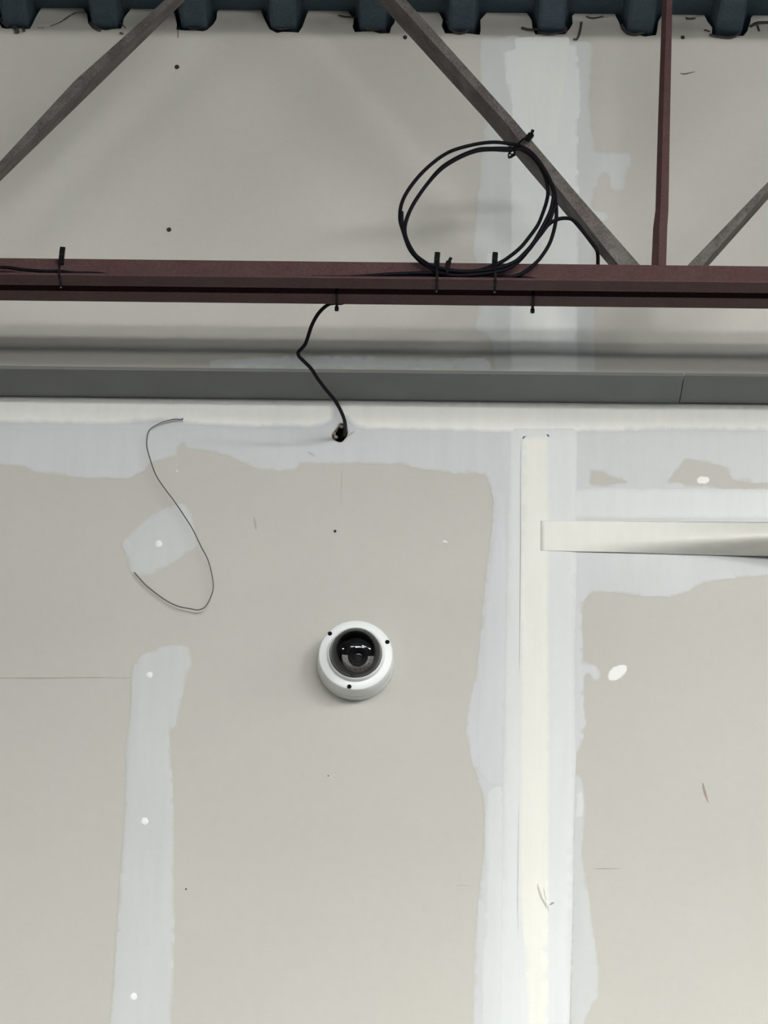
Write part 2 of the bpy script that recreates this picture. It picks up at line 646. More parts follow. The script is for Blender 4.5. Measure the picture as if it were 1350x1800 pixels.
# right panel between the soffit and the horizontal tape, with two bare places left open
rp = [(1000, 704), (1780, 712), (1780, 846), (1350, 849), (1312, 851), (1285, 845), (1276, 822), (1240, 815), (1205, 806), (1197, 819), (1175, 847),
      (1215, 851), (1246, 851), (1262, 857), (1290, 859), (1350, 857), (1780, 855),
      (1780, 985), (1350, 1012), (1290, 1018), (1236, 1025), (1214, 1040), (1180, 1050), (1130, 1050), (1070, 1042), (1036, 1044), (1026, 1060), (1024, 1090), (1026, 1160),
      (1052, 1171), (1057, 1185), (1052, 1203), (1044, 1200), (1036, 1186), (1027, 1186), (1027, 1240), (1032, 1270), (1024, 1310), (1012, 1330), (1000, 1330)]
L('joint_compound', rp, (0.615, 0.636, 0.652, 1), feather=0.006, noisy=0.4, holes=[[(1040, 829), (1060, 832), (1075, 840), (1102, 847), (1065, 852), (1037, 850)]])
L('joint_compound', [(1000, 862), (1060, 858), (1780, 866), (1780, 912), (1000, 912)], MUD_WHITE, under=MUD, feather=0.012, lift=0.0014, noisy=0.3)
# main column layer
L('joint_compound', [(896, 742), (960, 738), (1016, 742), (1013, 900), (1014, 1010), (1010, 1150), (1011, 1280), (1012, 1330), (1008, 1450), (1006, 1600), (1001, 1800),
                     (999, 2280), (872, 2280), (875, 1800), (878, 1650), (882, 1450), (886, 1300), (888, 1130), (892, 960), (895, 860)], MUD_WHITE,
  under=MUD, feather=0.004, lift=0.0014, h=0.0016, noisy=0.15, jit=0.0006)


def bulge_col(x, z):
    return 0.0


L('paper_tape', [(918, 768), (966, 764), (968, 900), (965, 1100), (967, 1300), (966, 1500), (965, 1700), (966, 2280), (928, 2280), (924, 1760), (917, 1640), (911, 1560),
                 (911, 1450), (913, 1300), (914, 1100), (916, 900)], CREAM, under=MUD_WHITE, feather=0.004, lift=0.0030, h=0.0006, noisy=0.1, jit=0.0005)
# split along the left rim of the tape
def crack(name, px, w, Y, parent, col=(0.20, 0.20, 0.20, 1), lift=0.0004):
    """narrow recessed line (a strip of dark material with a pointed end at both sides)"""
    pts = [at_y(p[0], p[1], Y) for p in px]
    pts = catmull([Vector((p.x, p.z, 0)) for p in pts], 4)
    n = len(pts)
    bm = bmesh.new()
    prev = None
    for i, p in enumerate(pts):
        t = (pts[min(i + 1, n - 1)] - pts[max(i - 1, 0)]).normalized()
        nn = Vector((-t.y, t.x, 0))
        ww = w * 0.5 * (0.25 + 0.75 * math.sin(math.pi * i / (n - 1)))
        a, b = p + nn * ww, p - nn * ww
        vs_ = [bm.verts.new((q.x, Y - lift, q.y)) for q in (a, b)] + [bm.verts.new((q.x, Y - lift + 0.0006, q.y)) for q in (a, b)]
        if prev:
            bm.faces.new((prev[0], prev[1], vs_[1], vs_[0]))
            bm.faces.new((prev[0], vs_[0], vs_[2], prev[2]))
            bm.faces.new((prev[1], prev[3], vs_[3], vs_[1]))
        prev = vs_
    return bm_obj(name, bm, simple_mat('mark_%.2f_%.2f_%.2f' % col[:3], col, 0.9, var=0.1), parent)


crack('crack', [(916, 775), (915, 850), (915, 950), (914, 1060), (913, 1180)], 0.0012, 0.0, wall_lower, (0.42, 0.42, 0.40, 1), 0.0037)
crack('crack', [(912, 1420), (911, 1500), (910, 1580), (911, 1640)], 0.0012, 0.0, wall_lower, (0.55, 0.55, 0.52, 1), 0.0037)

# horizontal paper tape that bellies out more and more to the right
xa = at_y(950, 940, 0).x
xb = at_y(1350, 940, 0).x
za = at_y(950, 914, 0).z
tape_w = at_y(1150, 916, 0).z - at_y(1150, 974, 0).z


def tape_h(x, z):
    t = max(0.0, min(1.3, (x - xa) / (xb - xa)))
    return 0.0


def belly_tape():
    """a strip of tape that has come loose: it swells out of the wall more and more to the right, its underside turned down"""
    nx, nv = 90, 26
    bm = bmesh.new()
    grid_ = []
    for i in range(nx + 1):
        tt = 2.05 * i / nx
        t = tt if tt < 1.15 else 1.15 + 0.1 * (1 - math.exp(-(tt - 1.15) * 10))
        px = 950 + 400 * tt
        p0, p1 = 915 + 3 * t, 968 + 10 * t
        dep = 0.0003 + 0.066 * t ** 1.8
        lip = max(0.22, 0.80 - 0.42 * t)
        row = []
        for k in range(nv + 1):
            v = k / nv
            a = v / lip if v < lip else (1 - v) / (1 - lip)
            a = max(0.0, a)
            sh = math.sin(0.5 * math.pi * a) if v < lip else 1 - (1 - a) ** 1.6
            q = at_y(px, p0 + (p1 - p0) * v, -0.0038 - dep * sh)
            row.append(bm.verts.new(q))
        grid_.append(row)
    for i in range(nx):
        for k in range(nv):
            bm.faces.new((grid_[i][k], grid_[i + 1][k], grid_[i + 1][k + 1], grid_[i][k + 1]))
    o = bm_obj('paper_tape', bm, mud_mat(CREAM, CREAM, 0.0, True), wall_lower, True)
    md = o.modifiers.new('thickness', 'SOLIDIFY')
    md.thickness = 0.0008
    md.offset = -1
    at = o.data.attributes.new('cov', 'FLOAT', 'POINT')
    at.data.foreach_set('value', [1.0] * len(o.data.vertices))
    return o


belly_tape()

# torn flap of tape low on the column
fl_px = [(944, 1540), (949, 1530), (947, 1552), (955, 1562), (957, 1578), (966, 1590), (962, 1606), (957, 1592), (950, 1580), (944, 1562)]
L('tape_blister', fl_px, CREAM, under=CREAM, feather=0.003, lift=0.0034, h=0.005, noisy=0.0, jit=0.0, grid=0.003, soft=True)
crack('crack', [(956, 1560), (959, 1580), (966, 1606)], 0.0012, 0.0, wall_lower, (0.6, 0.58, 0.54, 1), 0.0062)
crack('pencil_mark', [(966, 1592), (970, 1589), (974, 1588)], 0.0035, 0.0, wall_lower, (0.33, 0.33, 0.33, 1), 0.0036)

# ---- stand-alone patches on the lower wall
L('joint_compound', [(209, 962), (218, 946), (249, 916), (276, 898), (307, 884), (328, 885), (336, 900), (342, 923), (349, 962), (326, 977), (296, 996),
                     (269, 1010), (246, 1015), (230, 1008), (222, 985), (218, 967)], MUD_THIN, feather=0.003, noisy=0.25)
L('joint_compound', [(230, 1178), (234, 1166), (247, 1151), (282, 1137), (317, 1132), (335, 1139), (335, 1158), (339, 1168), (327, 1193), (321, 1228), (310, 1275),
                     (300, 1287), (301, 1333), (304, 1372), (307, 1431), (307, 1567), (307, 1645), (306, 1722), (300, 1800), (292, 2280), (176, 2280), (191, 1800), (199, 1722),
                     (204, 1625), (210, 1547), (214, 1489), (218, 1411), (220, 1372), (220, 1314), (228, 1256), (230, 1201)], MUD_THIN, feather=0.005, noisy=0.4)
L('joint_compound', [(1066, 1190), (1074, 1173), (1090, 1168), (1103, 1168), (1104, 1178), (1094, 1192), (1078, 1199), (1067, 1197)], SPOT, feather=0.002, noisy=0.1, grid=0.004)
L('joint_compound', [(1222, 842), (1230, 834), (1240, 840), (1246, 836), (1250, 848), (1240, 853), (1232, 850), (1226, 853)], SPOT, feather=0.004, noisy=0.7, grid=0.003)
L('joint_compound', [(309, 818), (313, 812), (313, 838), (311, 851), (307, 850), (309, 836)], SPOT, feather=0.002, noisy=0.2, grid=0.003)
L('joint_compound', [(774, 951), (781, 948), (790, 953), (788, 956), (780, 955)], SPOT, feather=0.001, noisy=0.2, grid=0.003, jit=0.0003)
L('joint_compound', [(163, 1578), (169, 1582), (176, 1587), (172, 1589), (165, 1584)], (0.66, 0.65, 0.6, 1), feather=0.001, noisy=0.2, grid=0.003, jit=0.0003)

# filled screw heads
def dab(px, py, r, parent, Y, lift=0.001, col=SPOT):
    c = at_y(px, py, Y)
    bm = bmesh.new()
    rings = []
    for i, (rr, hh) in enumerate(((1.0, 0.0), (0.85, 0.7), (0.5, 1.1), (0.2, 1.2))):
        rings.append([bm.verts.new((c.x + r * rr * math.cos(a) * (1 + 0.08 * math.sin(3 * a + px)), Y - lift - 0.0012 * hh,
                                    c.z + r * rr * math.sin(a) * 1.08)) for a in [2 * math.pi * k / 14 for k in range(14)]])
    for a, b in zip(rings, rings[1:]):
        for k in range(14):
            bm.faces.new((a[k], a[(k + 1) % 14], b[(k + 1) % 14], b[k]))
    bm.faces.new(rings[-1])
    return bm_obj('filled_screw_head', bm, simple_mat('filler', col, 0.8, var=0.03), parent, True)


for px, py, r in ((263, 1187, 0.0058), (254, 1444, 0.0066), (235, 1752, 0.0062), (279, 956, 0.0064)):
    dab(px, py, r, wall_lower, 0.0)


def screw_head(px, py, r, parent, Y):
    """drywall screw: countersunk head with a cross recess"""
    c = at_y(px, py, Y)
    bm = bmesh.new()
    n = 12
    prof_ = [(r, 0.0), (r, 0.0012), (r * 0.85, 0.0020), (r * 0.40, 0.0020), (r * 0.22, 0.0008)]
    rings = [[bm.verts.new((c.x + q * math.cos(2 * math.pi * k / n), Y - h_, c.z + q * math.sin(2 * math.pi * k / n))) for k in range(n)] for q, h_ in prof_]
    for a, b in zip(rings, rings[1:]):
        for k in range(n):
            bm.faces.new((a[k], a[(k + 1) % n], b[(k + 1) % n], b[k]))
    bm.faces.new(rings[-1])
    return bm_obj('drywall_screw', bm, simple_mat('black_phosphate', (0.012, 0.012, 0.013, 1), 0.6), parent)


for px, py, r in ((311, 118, 0.0042), (297, 404, 0.0040), (712, 66, 0.0038), (1200, 66, 0.0036)):
    screw_head(px, py, r, wall_upper, Y_UP)
screw_head(589, 934, 0.0024, wall_lower, 0.0)
screw_head(327, 1563, 0.0013, wall_lower, 0.0)
screw_head(577, 1364, 0.0010, wall_lower, 0.0)

# scuffs, pencil marks, sheet edges
crack('scuff', [(446, 908), (448, 918), (450, 932)], 0.0045, 0.0, wall_lower, (0.42, 0.41, 0.37, 1))
crack('pencil_mark', [(601, 822), (600, 850), (599, 884)], 0.0013, 0.0, wall_lower, (0.40, 0.39, 0.35, 1))
crack('scratch', [(1235, 1376), (1238, 1390), (1245, 1411)], 0.0045, 0.0, wall_lower, (0.33, 0.27, 0.24, 1))
crack('scratch', [(1044, 1527), (1065, 1527), (1092, 1527)], 0.0014, 0.0, wall_lower, (0.36, 0.35, 0.32, 1))
crack('scratch', [(801, 1557), (812, 1556), (824, 1557)], 0.0012, 0.0, wall_lower, (0.42, 0.41, 0.37, 1))
crack('sheet_joint', [(-200, 1194), (0, 1192), (80, 1192), (160, 1191), (232, 1192)], 0.0022, 0.0, wall_lower, (0.40, 0.385, 0.33, 1))
crack('scratch', [(1195, 129), (1204, 130), (1222, 126)], 0.0028, Y_UP, wall_upper, (0.12, 0.12, 0.11, 1))
crack('scuff', [(540, 795), (548, 799), (556, 803)], 0.004, 0.0, wall_lower, (0.50, 0.50, 0.50, 1), 0.0018)
crack('crack', [(612, 768), (617, 763), (623, 759)], 0.003, 0.0, wall_lower, (0.45, 0.43, 0.42, 1), 0.0022)
crack('scratch', [(690, 1172), (691, 1176), (692, 1180)], 0.001, 0.0, wall_lower, (0.4, 0.4, 0.4, 1))
crack('corner_crack', [(318, 725), (320, 734), (321, 744)], 0.0016, 0.0, wall_lower, (0.42, 0.42, 0.42, 1), 0.0025)

# crumbled gypsum inside the cable hole
c = at_y(599, 757, 0)
bm = bmesh.new()
for i in range(8):
    a = 0.5 + 3.4 * i / 7
    q = Vector((c.x + 0.012 * math.cos(a), 0.004 + rng.uniform(0, 0.008), c.z + 0.001 + 0.014 * math.sin(a)))
    s = bmesh.ops.create_icosphere(bm, subdivisions=1, radius=rng.uniform(0.0035, 0.0055))
    for vv in s['verts']:
        vv.co = Vector((vv.co.x * rng.uniform(.7, 1.2), vv.co.y, vv.co.z * rng.uniform(.7, 1.2))) + q
bm_obj('crumbled_gypsum', bm, MAT_GYP, wall_lower)

# torn scraps of paper and sealant hanging round the rib notches
MAT_SCRAP = simple_mat('old_sealant', (0.055, 0.048, 0.045, 1), 0.85, var=0.5, scale=150, bump=0.5)


def scrap(px_pts, w, out=0.003):
    pts = [at_y(p[0], p[1], Y_UP) + Vector((0, -out - 0.002 * (i % 2), 0)) for i, p in enumerate(px_pts)]
    path = catmull(pts, 4)
    bm = bmesh.new()
    n = len(path)
    sweep(bm, path, [(w, 0), (w * .3, w * .35), (-w * .8, w * .2), (-w, -w * .1), (0, -w * .4)])
    return bm_obj('sealant_scrap', bm, MAT_SCRAP, wall_upper)


for pts, w in (([(88, 47), (104, 42), (118, 33), (132, 25), (160, 22)], 0.0011), ([(106, 41), (120, 31), (135, 24)], 0.0009),
               ([(203, 41), (214, 44), (221, 51)], 0.0014), ([(212, 59), (214, 61), (216, 60)], 0.0022), ([(41, 50), (42, 54), (43, 57)], 0.0026),
               ([(24, 48), (30, 54), (31, 60)], 0.0040), ([(66, 50), (72, 51), (78, 50)], 0.0009), ([(160, 40), (166, 49), (178, 55)], 0.0034),
               ([(0, 32), (6, 42), (14, 48)], 0.003), ([(1022, 40), (1019, 58), (1014, 70), (1008, 71)], 0.0021),
               ([(917, 50), (930, 54), (945, 53)], 0.0042), ([(945, 58), (965, 62), (992, 57)], 0.0042), ([(990, 44), (993, 52), (994, 58)], 0.0034),
               ([(785, 38), (793, 54), (806, 60), (822, 56), (829, 40)], 0.0026), ([(470, 30), (478, 44), (488, 52), (510, 51)], 0.0024),
               ([(636, 30), (640, 48), (652, 54), (672, 52)], 0.0026), ([(1092, 44), (1100, 58), (1116, 62), (1134, 58)], 0.0030), ([(1247, 62), (1262, 66), (1285, 67), (1300, 60)], 0.0040),
               ([(1238, 54), (1243, 56), (1248, 57)], 0.0022), ([(1318, 48), (1330, 42), (1350, 40)], 0.0042), ([(1331, 46), (1334, 57)], 0.0020),
               ([(313, 68), (314, 52), (318, 49)], 0.0006), ([(330, 48), (340, 54), (352, 50)], 0.0030), ([(1205, 33), (1213, 35), (1222, 33)], 0.0024), ([(595, 28), (610, 32), (630, 30)], 0.0028),
               ([(1030, 30), (1042, 34), (1060, 30)], 0.0024)):
    scrap(pts, w)

# ------------------------------------------------------------------ open-web steel joist
YC = -0.36
LEG, GAP, HLEG, TH = 0.038, 0.021, 0.046, 0.0045
Y_NEAR = YC - GAP / 2 - LEG
Y_FAR = YC + GAP / 2 + LEG
Z_CH = 0.5 * (at_y(60, 529, Y_FAR).z + at_y(1300, 542, Y_FAR).z)       # underside of the chord
print('chord underside z', Z_CH)
MAT_RED = steel_mat('red_oxide_primer', (0.078, 0.034, 0.037, 1), (0.095, 0.062, 0.060, 1), 0.6)
MAT_WEB = steel_mat('dusty_primer', (0.066, 0.052, 0.052, 1), (0.18, 0.17, 0.158, 1), 0.9)
joist = empty('steel_joist', Vector((0, YC, Z_CH)))
tag(joist, 'red-brown open-web steel joist crossing in front of the upper drywall', 'joist')
XJ = 3.2


def angle_bar(name, ysign):
    """L-section: vertical leg by the gap, horizontal leg turned outwards"""
    y0 = YC + ysign * GAP / 2
    s = ysign
    sec = [(y0, 0), (y0 + s * LEG, 0), (y0 + s * LEG, TH * 0.8), (y0 + s * (LEG - 0.001), TH), (y0 + s * (TH + 0.004), TH), (y0 + s * (TH + 0.001), TH + 0.003),
           (y0 + s * TH, HLEG), (y0, HLEG)]
    bm = bmesh.new()
    xs = [-XJ + 2 * XJ * i / 40 for i in range(41)]
    rings = [[bm.verts.new((x, y, Z_CH + z)) for y, z in sec] for x in xs]
    n = len(sec)
    for a, b in zip(rings, rings[1:]):
        for i in range(n):
            bm.faces.new((a[i], a[(i + 1) % n], b[(i + 1) % n], b[i]))
    bm.faces.new(rings[0])
    bm.faces.new(rings[-1])
    return bm_obj(name, bm, MAT_RED, joist)


angle_bar('bottom_chord_angle', -1)
angle_bar('bottom_chord_angle', 1)


def web(rows, mat, ridge=0.018, name='web_diagonal'):
    """rows: (edge A, ridge, edge B) pixel triples along the member; ridge stands towards the room"""
    bm = bmesh.new()
    rings = []
    for a, r, b in rows:
        crimp = max(0.0, min(1.0, (467 - max(a[1], b[1]) + 10) / 130.0)) if name == 'web_diagonal' else 1.0
        yb = 0.009 + (0.054 - 0.009) * crimp if name == 'web_diagonal' else ridge
        yr = 0.009 + (ridge - 0.009) * crimp
        pa, pr, pb = at_y(a[0], a[1], YC + yb), at_y(r[0], r[1], YC - yr), at_y(b[0], b[1], YC - yr * 0.8)
        back = Vector((0, 0.0045, 0))
        side = (pb - pr)
        side.y = 0
        side = side.normalized() * 0.0045
        rings.append([bm.verts.new(p) for p in (pa, pr, pb, pb + back, pr + back + side, pa + side)])
    for A, B in zip(rings, rings[1:]):
        for i in range(6):
            bm.faces.new((A[i], A[(i + 1) % 6], B[(i + 1) % 6], B[i]))
    bm.faces.new(rings[0])
    bm.faces.new(rings[-1])
    return bm_obj(name, bm, mat, joist)


def lin(p, q, t):
    return (p[0] + (q[0] - p[0]) * t, p[1] + (q[1] - p[1]) * t)


def extrapolate(rows, t0, t1):
    a0, a1 = rows[0], rows[1]
    z0, z1 = rows[-2], rows[-1]
    first = tuple(lin(a0[i], a1[i], -t0) for i in range(3))
    last = tuple(lin(z0[i], z1[i], 1 + t1) for i in range(3))
    return [first] + rows + [last]


diag2 = [((662, 0), (694, 0), (714, 0)), ((853, 210), (884, 210), (905, 212)), ((968, 345), (992, 345), (1020, 347)), ((1071, 467), (1088, 467), (1126, 467))]
web(extrapolate(diag2, 0.55, 0.12), MAT_WEB)
diag1 = [((326, 0), (306, 0), (290, 0)), ((163, 160), (147, 151), (131, 142)), ((0, 319), (-10, 312), (-15, 300))]
web(extrapolate(diag1, 0.75, 0.95), MAT_WEB)
diag3 = [((1512, 187), (1504, 180), (1492, 176)), ((1350, 350), (1343, 344), (1330, 340)), ((1245, 468), (1234, 468), (1207, 468))]
web(extrapolate(diag3, 0.9, 0.2), MAT_WEB)
vert = [((1164, -60), (1173, -60), (1184, -60)), ((1164, 0), (1172, 0), (1182, 0)), ((1157, 200), (1166, 200), (1178, 200)), ((1152, 370), (1161, 370), (1175, 370)),
        ((1148, 400), (1159, 400), (1173, 400)), ((1145, 467), (1158, 467), (1171, 467))]
web(extrapolate(vert, 3.5, 0.4), MAT_RED, 0.006, 'web_vertical')
# top chord out of frame carries the deck
bm = bmesh.new()
for s in (-1, 1):
    y0 = YC + s * GAP / 2
    box_bm(bm, -XJ, XJ, min(y0, y0 + s * 0.05), max(y0, y0 + s * 0.05), Z_RIB - 0.006, Z_RIB)
    box_bm(bm, -XJ, XJ, min(y0, y0 + s * 0.006), max(y0, y0 + s * 0.006), Z_RIB - 0.024, Z_RIB - 0.006)
bm_obj('top_chord', bm, MAT_RED, joist)

# ------------------------------------------------------------------ cables
MAT_CABLE = simple_mat('black_pvc', (0.006, 0.006, 0.009, 1), 0.5, var=0.15, scale=30, spec=0.08)
MAT_TIE = simple_mat('black_nylon', (0.006, 0.006, 0.007, 1), 0.55, var=0.15, scale=60, spec=0.08)
ZS = Z_CH + TH                       # top of the chord's horizontal leg
Y_SH = YC - GAP / 2 - 0.020          # where cables lie on that leg
R_C = 0.0031


def P(px, py, Y):
    return at_y(px, py, Y)


def shelf(px, dy=0.0, dz=0.0):
    """a point over the horizontal leg"""
    p = at_y(px, 490, Y_SH)
    return Vector((p.x, Y_SH + dy, ZS + R_C + dz))


yd = YC - 0.024                      # in front of the diagonal
path = [shelf(480, 0.006, 0.0), shelf(560, 0.004, 0.004), P(620, 487, Y_SH), P(690, 482, Y_SH - .002), P(767, 480, Y_SH - .004), P(830, 487, Y_SH - .006), P(880, 489, Y_SH - .006), P(915, 482, Y_SH - .006)]
path += [P(*q, yd - 0.006) for q in ((941, 463), (956, 445), (966, 428), (972, 411), (976, 394), (978, 379), (977, 358), (971, 330), (957, 298), (936, 270), (915, 257),
                                     (892, 252), (864, 250), (829, 255), (788, 268), (752, 294), (724, 325), (707, 355), (703, 384), (709, 408), (716, 428), (728, 446), (747, 461))]
path += [P(770, 474, Y_SH - .006), P(800, 480, Y_SH - .008), P(840, 476, Y_SH - .008)]
path += [P(*q, yd - 0.004) for q in ((878, 462), (897, 450), (915, 435), (930, 417), (945, 396), (954, 375), (961, 353), (963, 335), (957, 308), (940, 280), (918, 264),
                                     (895, 261), (864, 261), (839, 263), (808, 275), (777, 294), (752, 322), (729, 355), (715, 384), (711, 409), (719, 436), (735, 456), (752, 468))]
path += [P(790, 485, Y_SH - .002), P(840, 484, Y_SH - .002), P(880, 476, Y_SH - .004)]
path += [P(*q, yd - 0.010) for q in ((899, 467), (912, 459), (928, 441), (941, 424), (954, 407), (964, 395), (974, 388), (987, 384), (1000, 384))]
path += [P(*q, yd - 0.004) for q in ((1007, 387), (1017, 396), (1028, 411), (1040, 427), (1049, 440))]
path += [P(1051, 451, YC - 0.018), P(1051, 462, YC - 0.0125), P(1051, 474, YC - 0.004), P(1051, 490, YC)]
coil = tube_obj('coiled_cable', path, R_C, MAT_CABLE)
tag(coil, 'black network cable coiled in a loop and tied to the joist diagonal', 'cable')
# a second strand bunched into the same loop
path2 = [P(*q, yd - 0.012) for q in ((977, 360), (972, 371), (966, 388), (955, 406), (942, 423), (929, 440), (912, 458))] + [P(890, 473, Y_SH - .010), P(850, 481, Y_SH - .012), P(800, 484, Y_SH - .012), P(770, 478, Y_SH - .010)]
path2 += [P(*q, yd - 0.012) for q in ((747, 464), (732, 450), (720, 432), (712, 410), (714, 388), (727, 358), (750, 325), (776, 297), (806, 278), (836, 266), (862, 263), (893, 264), (917, 262), (940, 276), (960, 303), (974, 335))]
path2 = path2 + [path2[0]]
coil2 = tube_obj('cable_strand', path2, R_C, MAT_CABLE, coil)

path4 = [P(*q, yd - 0.012) for q in ((706, 372), (707, 396), (714, 420), (725, 441), (744, 460))] + [P(775, 472, Y_SH - .014), P(820, 477, Y_SH - .014), P(870, 472, Y_SH - .014)]
path4 += [P(*q, yd - 0.018) for q in ((903, 461), (922, 445), (938, 426), (952, 402), (961, 385), (969, 366), (974, 340))]
tube_obj('cable_strand', path4, R_C, MAT_CABLE, coil)

# long cable lying along the chord, lifted where it is tied
pathl = [shelf(-400, 0.004), shelf(-60, 0.002, 0.004), P(0, 470, Y_SH), P(40, 474, Y_SH), P(80, 477, Y_SH), P(106, 477, Y_SH), P(135, 480, Y_SH), P(175, 481, Y_SH + .004), shelf(230, 0.006), shelf(380, 0.007), shelf(540, 0.007)]
lc = tube_obj('chord_cable', pathl, R_C * 0.9, MAT_CABLE)
tag(lc, 'black cable lying along the joist chord beside a lone upright tie', 'cable')
path3 = [shelf(548, -0.004, 0.001), P(600, 489, Y_SH + .002), P(650, 487, Y_SH + .002), P(700, 486, Y_SH + .002), P(767, 486, Y_SH + .004), P(820, 490, Y_SH + .004), P(880, 487, Y_SH + .006), P(930, 490, Y_SH + .006), shelf(990, 0.007, 0.0), shelf(1100, 0.007), shelf(1600, 0.007)]
t3 = tube_obj('chord_cable', path3, R_C, MAT_CABLE)
tag(t3, 'black cable lying on the joist chord beneath the coil', 'cable')

# drop cable from the far angle into the hole
drop_px = [(640, 505, -.4955), (618, 521, -.462), (604, 531, -.449), (595, 534, -.445), (587, 533, -.442), (578, 535, -.436), (567, 543, -.425), (557, 555, -.412), (548, 572, -.396), (542, 590, -.380), (537, 604, -.366),
           (530, 613, -.356), (524.5, 619, -.348), (525.5, 626, -.338), (533, 634, -.322), (547, 648, -.296), (558, 665, -.268), (573, 685, -.230), (588, 703, -.190), (598, 720, -.150), (605, 737, -.105),
           (607, 750, -.060), (606, 761, -.022), (602, 769, .010), (597, 770, .045), (594, 768, .085)]
drop_px = [(x, y, Y * 0.70 if Y < 0 else Y) for x, y, Y in drop_px]
dp = [P(x, y, Y) for x, y, Y in drop_px[4:]]
x_t = P(595, 533, Y_FAR).x
dp = [Vector((x_t + 0.06, Y_FAR - 0.010, Z_CH + TH + R_C)), Vector((x_t + 0.025, Y_FAR + 0.001, Z_CH + TH + 0.006)), Vector((x_t + 0.006, Y_FAR + 0.0050, Z_CH + 0.0045))] + dp
dc = tube_obj('drop_cable', dp, R_C, MAT_CABLE)
tag(dc, 'black cable dropping with a kink from the joist into the drywall hole', 'cable')

# thin wire hanging out of the soffit corner
wire_px = [(321, 728), (320, 737), (307, 737), (286, 742), (267, 752), (260, 762), (258, 783), (263, 804), (274, 835), (292, 862), (305, 879), (322, 904), (339, 931), (353, 960),
           (365, 983), (372, 1008), (375, 1031), (371, 1048), (361, 1066), (349, 1072), (334, 1070), (311, 1065), (288, 1053), (257, 1029), (236, 1006)]
wp = []
for i, q in enumerate(wire_px):
    t = i / (len(wire_px) - 1)
    wp.append(P(q[0], q[1], -0.0065 - 0.012 * math.sin(math.pi * min(1, t * 1.05)) if i > 1 else (0.004 if i == 0 else -0.004)))
wr = tube_obj('thin_wire', wp, 0.0010, simple_mat('dull_wire', (0.10, 0.105, 0.105, 1), 0.45, metal=0.3), k=8)
tag(wr, 'thin grey wire curling down from the corner below the soffit', 'wire')


# ------------------------------------------------------------------ cable ties
def band(bm, pts, w=0.0038, t=0.0011, closed=True):
    sweep(bm, pts, [(-w / 2, -t / 2), (w / 2, -t / 2), (w / 2, t / 2), (-w / 2, t / 2)], closed=closed)


def loop_path(pts, n=4):
    q = [Vector(p) for p in pts]
    c = catmull([q[-1]] + q + [q[0], q[1]], n)
    return c[n:-2 * n] if False else c[n:n + n * len(q)]


def tie_near(px, label, tall=0.018):
    """round the near angle and its cables, head and loop standing up"""
    x = at_y(px, 480, Y_SH).x
    t = empty('cable_tie', Vector((x, Y_SH, Z_CH)))
    tag(t, label, 'cable tie', None)
    ztop = Z_CH + HLEG
    yb, yf = YC - GAP / 2 + 0.0025, Y_NEAR
    pts = [(x, yb, Z_CH - 0.001), (x, yb, Z_CH + HLEG * .5), (x, yb, ztop + 0.002), (x, yb - 0.010, ztop + 0.005), (x, yf + 0.006, ztop - 0.008), (x, yf - 0.0035, Z_CH + 0.016),
           (x, yf - 0.0022, Z_CH + 0.002), (x, yf + 0.001, Z_CH - 0.0014), (x, (yf + yb) / 2, Z_CH - 0.0014)]
    bm = bmesh.new()
    band(bm, loop_path(pts))
    bm_obj('strap', bm, MAT_TIE, t)
    bm = bmesh.new()
    y0 = yb - 0.010
    path_ = [Vector((x - 0.0005, y0 - 0.001, ztop - 0.012)), Vector((x, y0 - 0.002, ztop)), Vector((x + 0.0005, y0 - 0.002, ztop + tall * .6)), Vector((x + 0.001, y0 - 0.001, ztop + tall))]
    sweep(bm, catmull(path_, 5), [(-.0036, -.0026), (.0036, -.0026), (.0046, 0), (.0036, .0026), (-.0036, .0026), (-.0046, 0)])
    bmesh.ops.bevel(bm, geom=[e for e in bm.edges], offset=0.0006, segments=1, affect='EDGES') if False else None
    bm_obj('tie_head', bm, MAT_TIE, t)
    bm = bmesh.new()
    r = bmesh.ops.create_icosphere(bm, subdivisions=2, radius=0.0019)
    for v in r['verts']:
        v.co += Vector((x, yb - 0.002, Z_CH - 0.0028))
    bm_obj('strap_end', bm, simple_mat('grey_tip', (0.16, 0.16, 0.16, 1), 0.5), t, True)
    return t


tie_near(106, 'black cable tie standing alone on the joist chord away from coil')
tie_near(768, 'upright black cable tie on the chord beside a small leaning tail', 0.016)
tie_near(870, 'upright black cable tie on the chord under the coil, by the plastered joint', 0.017)


def tie_far(px, label):
    x = at_y(px, 530, Y_FAR).x
    t = empty('cable_tie', Vector((x, Y_FAR, Z_CH)))
    tag(t, label, 'cable tie')
    ya, yb = YC + GAP / 2 - 0.0030, Y_FAR + 0.0015
    pts = [(x, ya, Z_CH + 0.004), (x, ya + 0.002, Z_CH - 0.0016), (x, (ya + yb) / 2, Z_CH - 0.0042), (x, yb - 0.003, Z_CH - 0.0050), (x, yb + 0.0015, Z_CH - 0.001), (x, yb, Z_CH + TH + 0.002),
           (x, (ya + yb) / 2, Z_CH + HLEG * .6), (x, ya + 0.004, Z_CH + HLEG + 0.002), (x, ya, Z_CH + HLEG * .6)]
    bm = bmesh.new()
    band(bm, loop_path(pts), 0.0042)
    bm_obj('strap', bm, MAT_TIE, t)
    bm = bmesh.new()
    box_bm(bm, x - 0.0034, x + 0.0034, yb - 0.004, yb + 0.004, Z_CH - 0.011, Z_CH - 0.004)
    bmesh.ops.bevel(bm, geom=list(bm.edges), offset=0.001, segments=2, affect='EDGES')
    bm_obj('tie_head', bm, MAT_TIE, t)


tie_far(592, 'short black cable tie under the chord where the drop cable leaves')
tie_far(936, 'short black cable tie under the chord with no cable hanging')

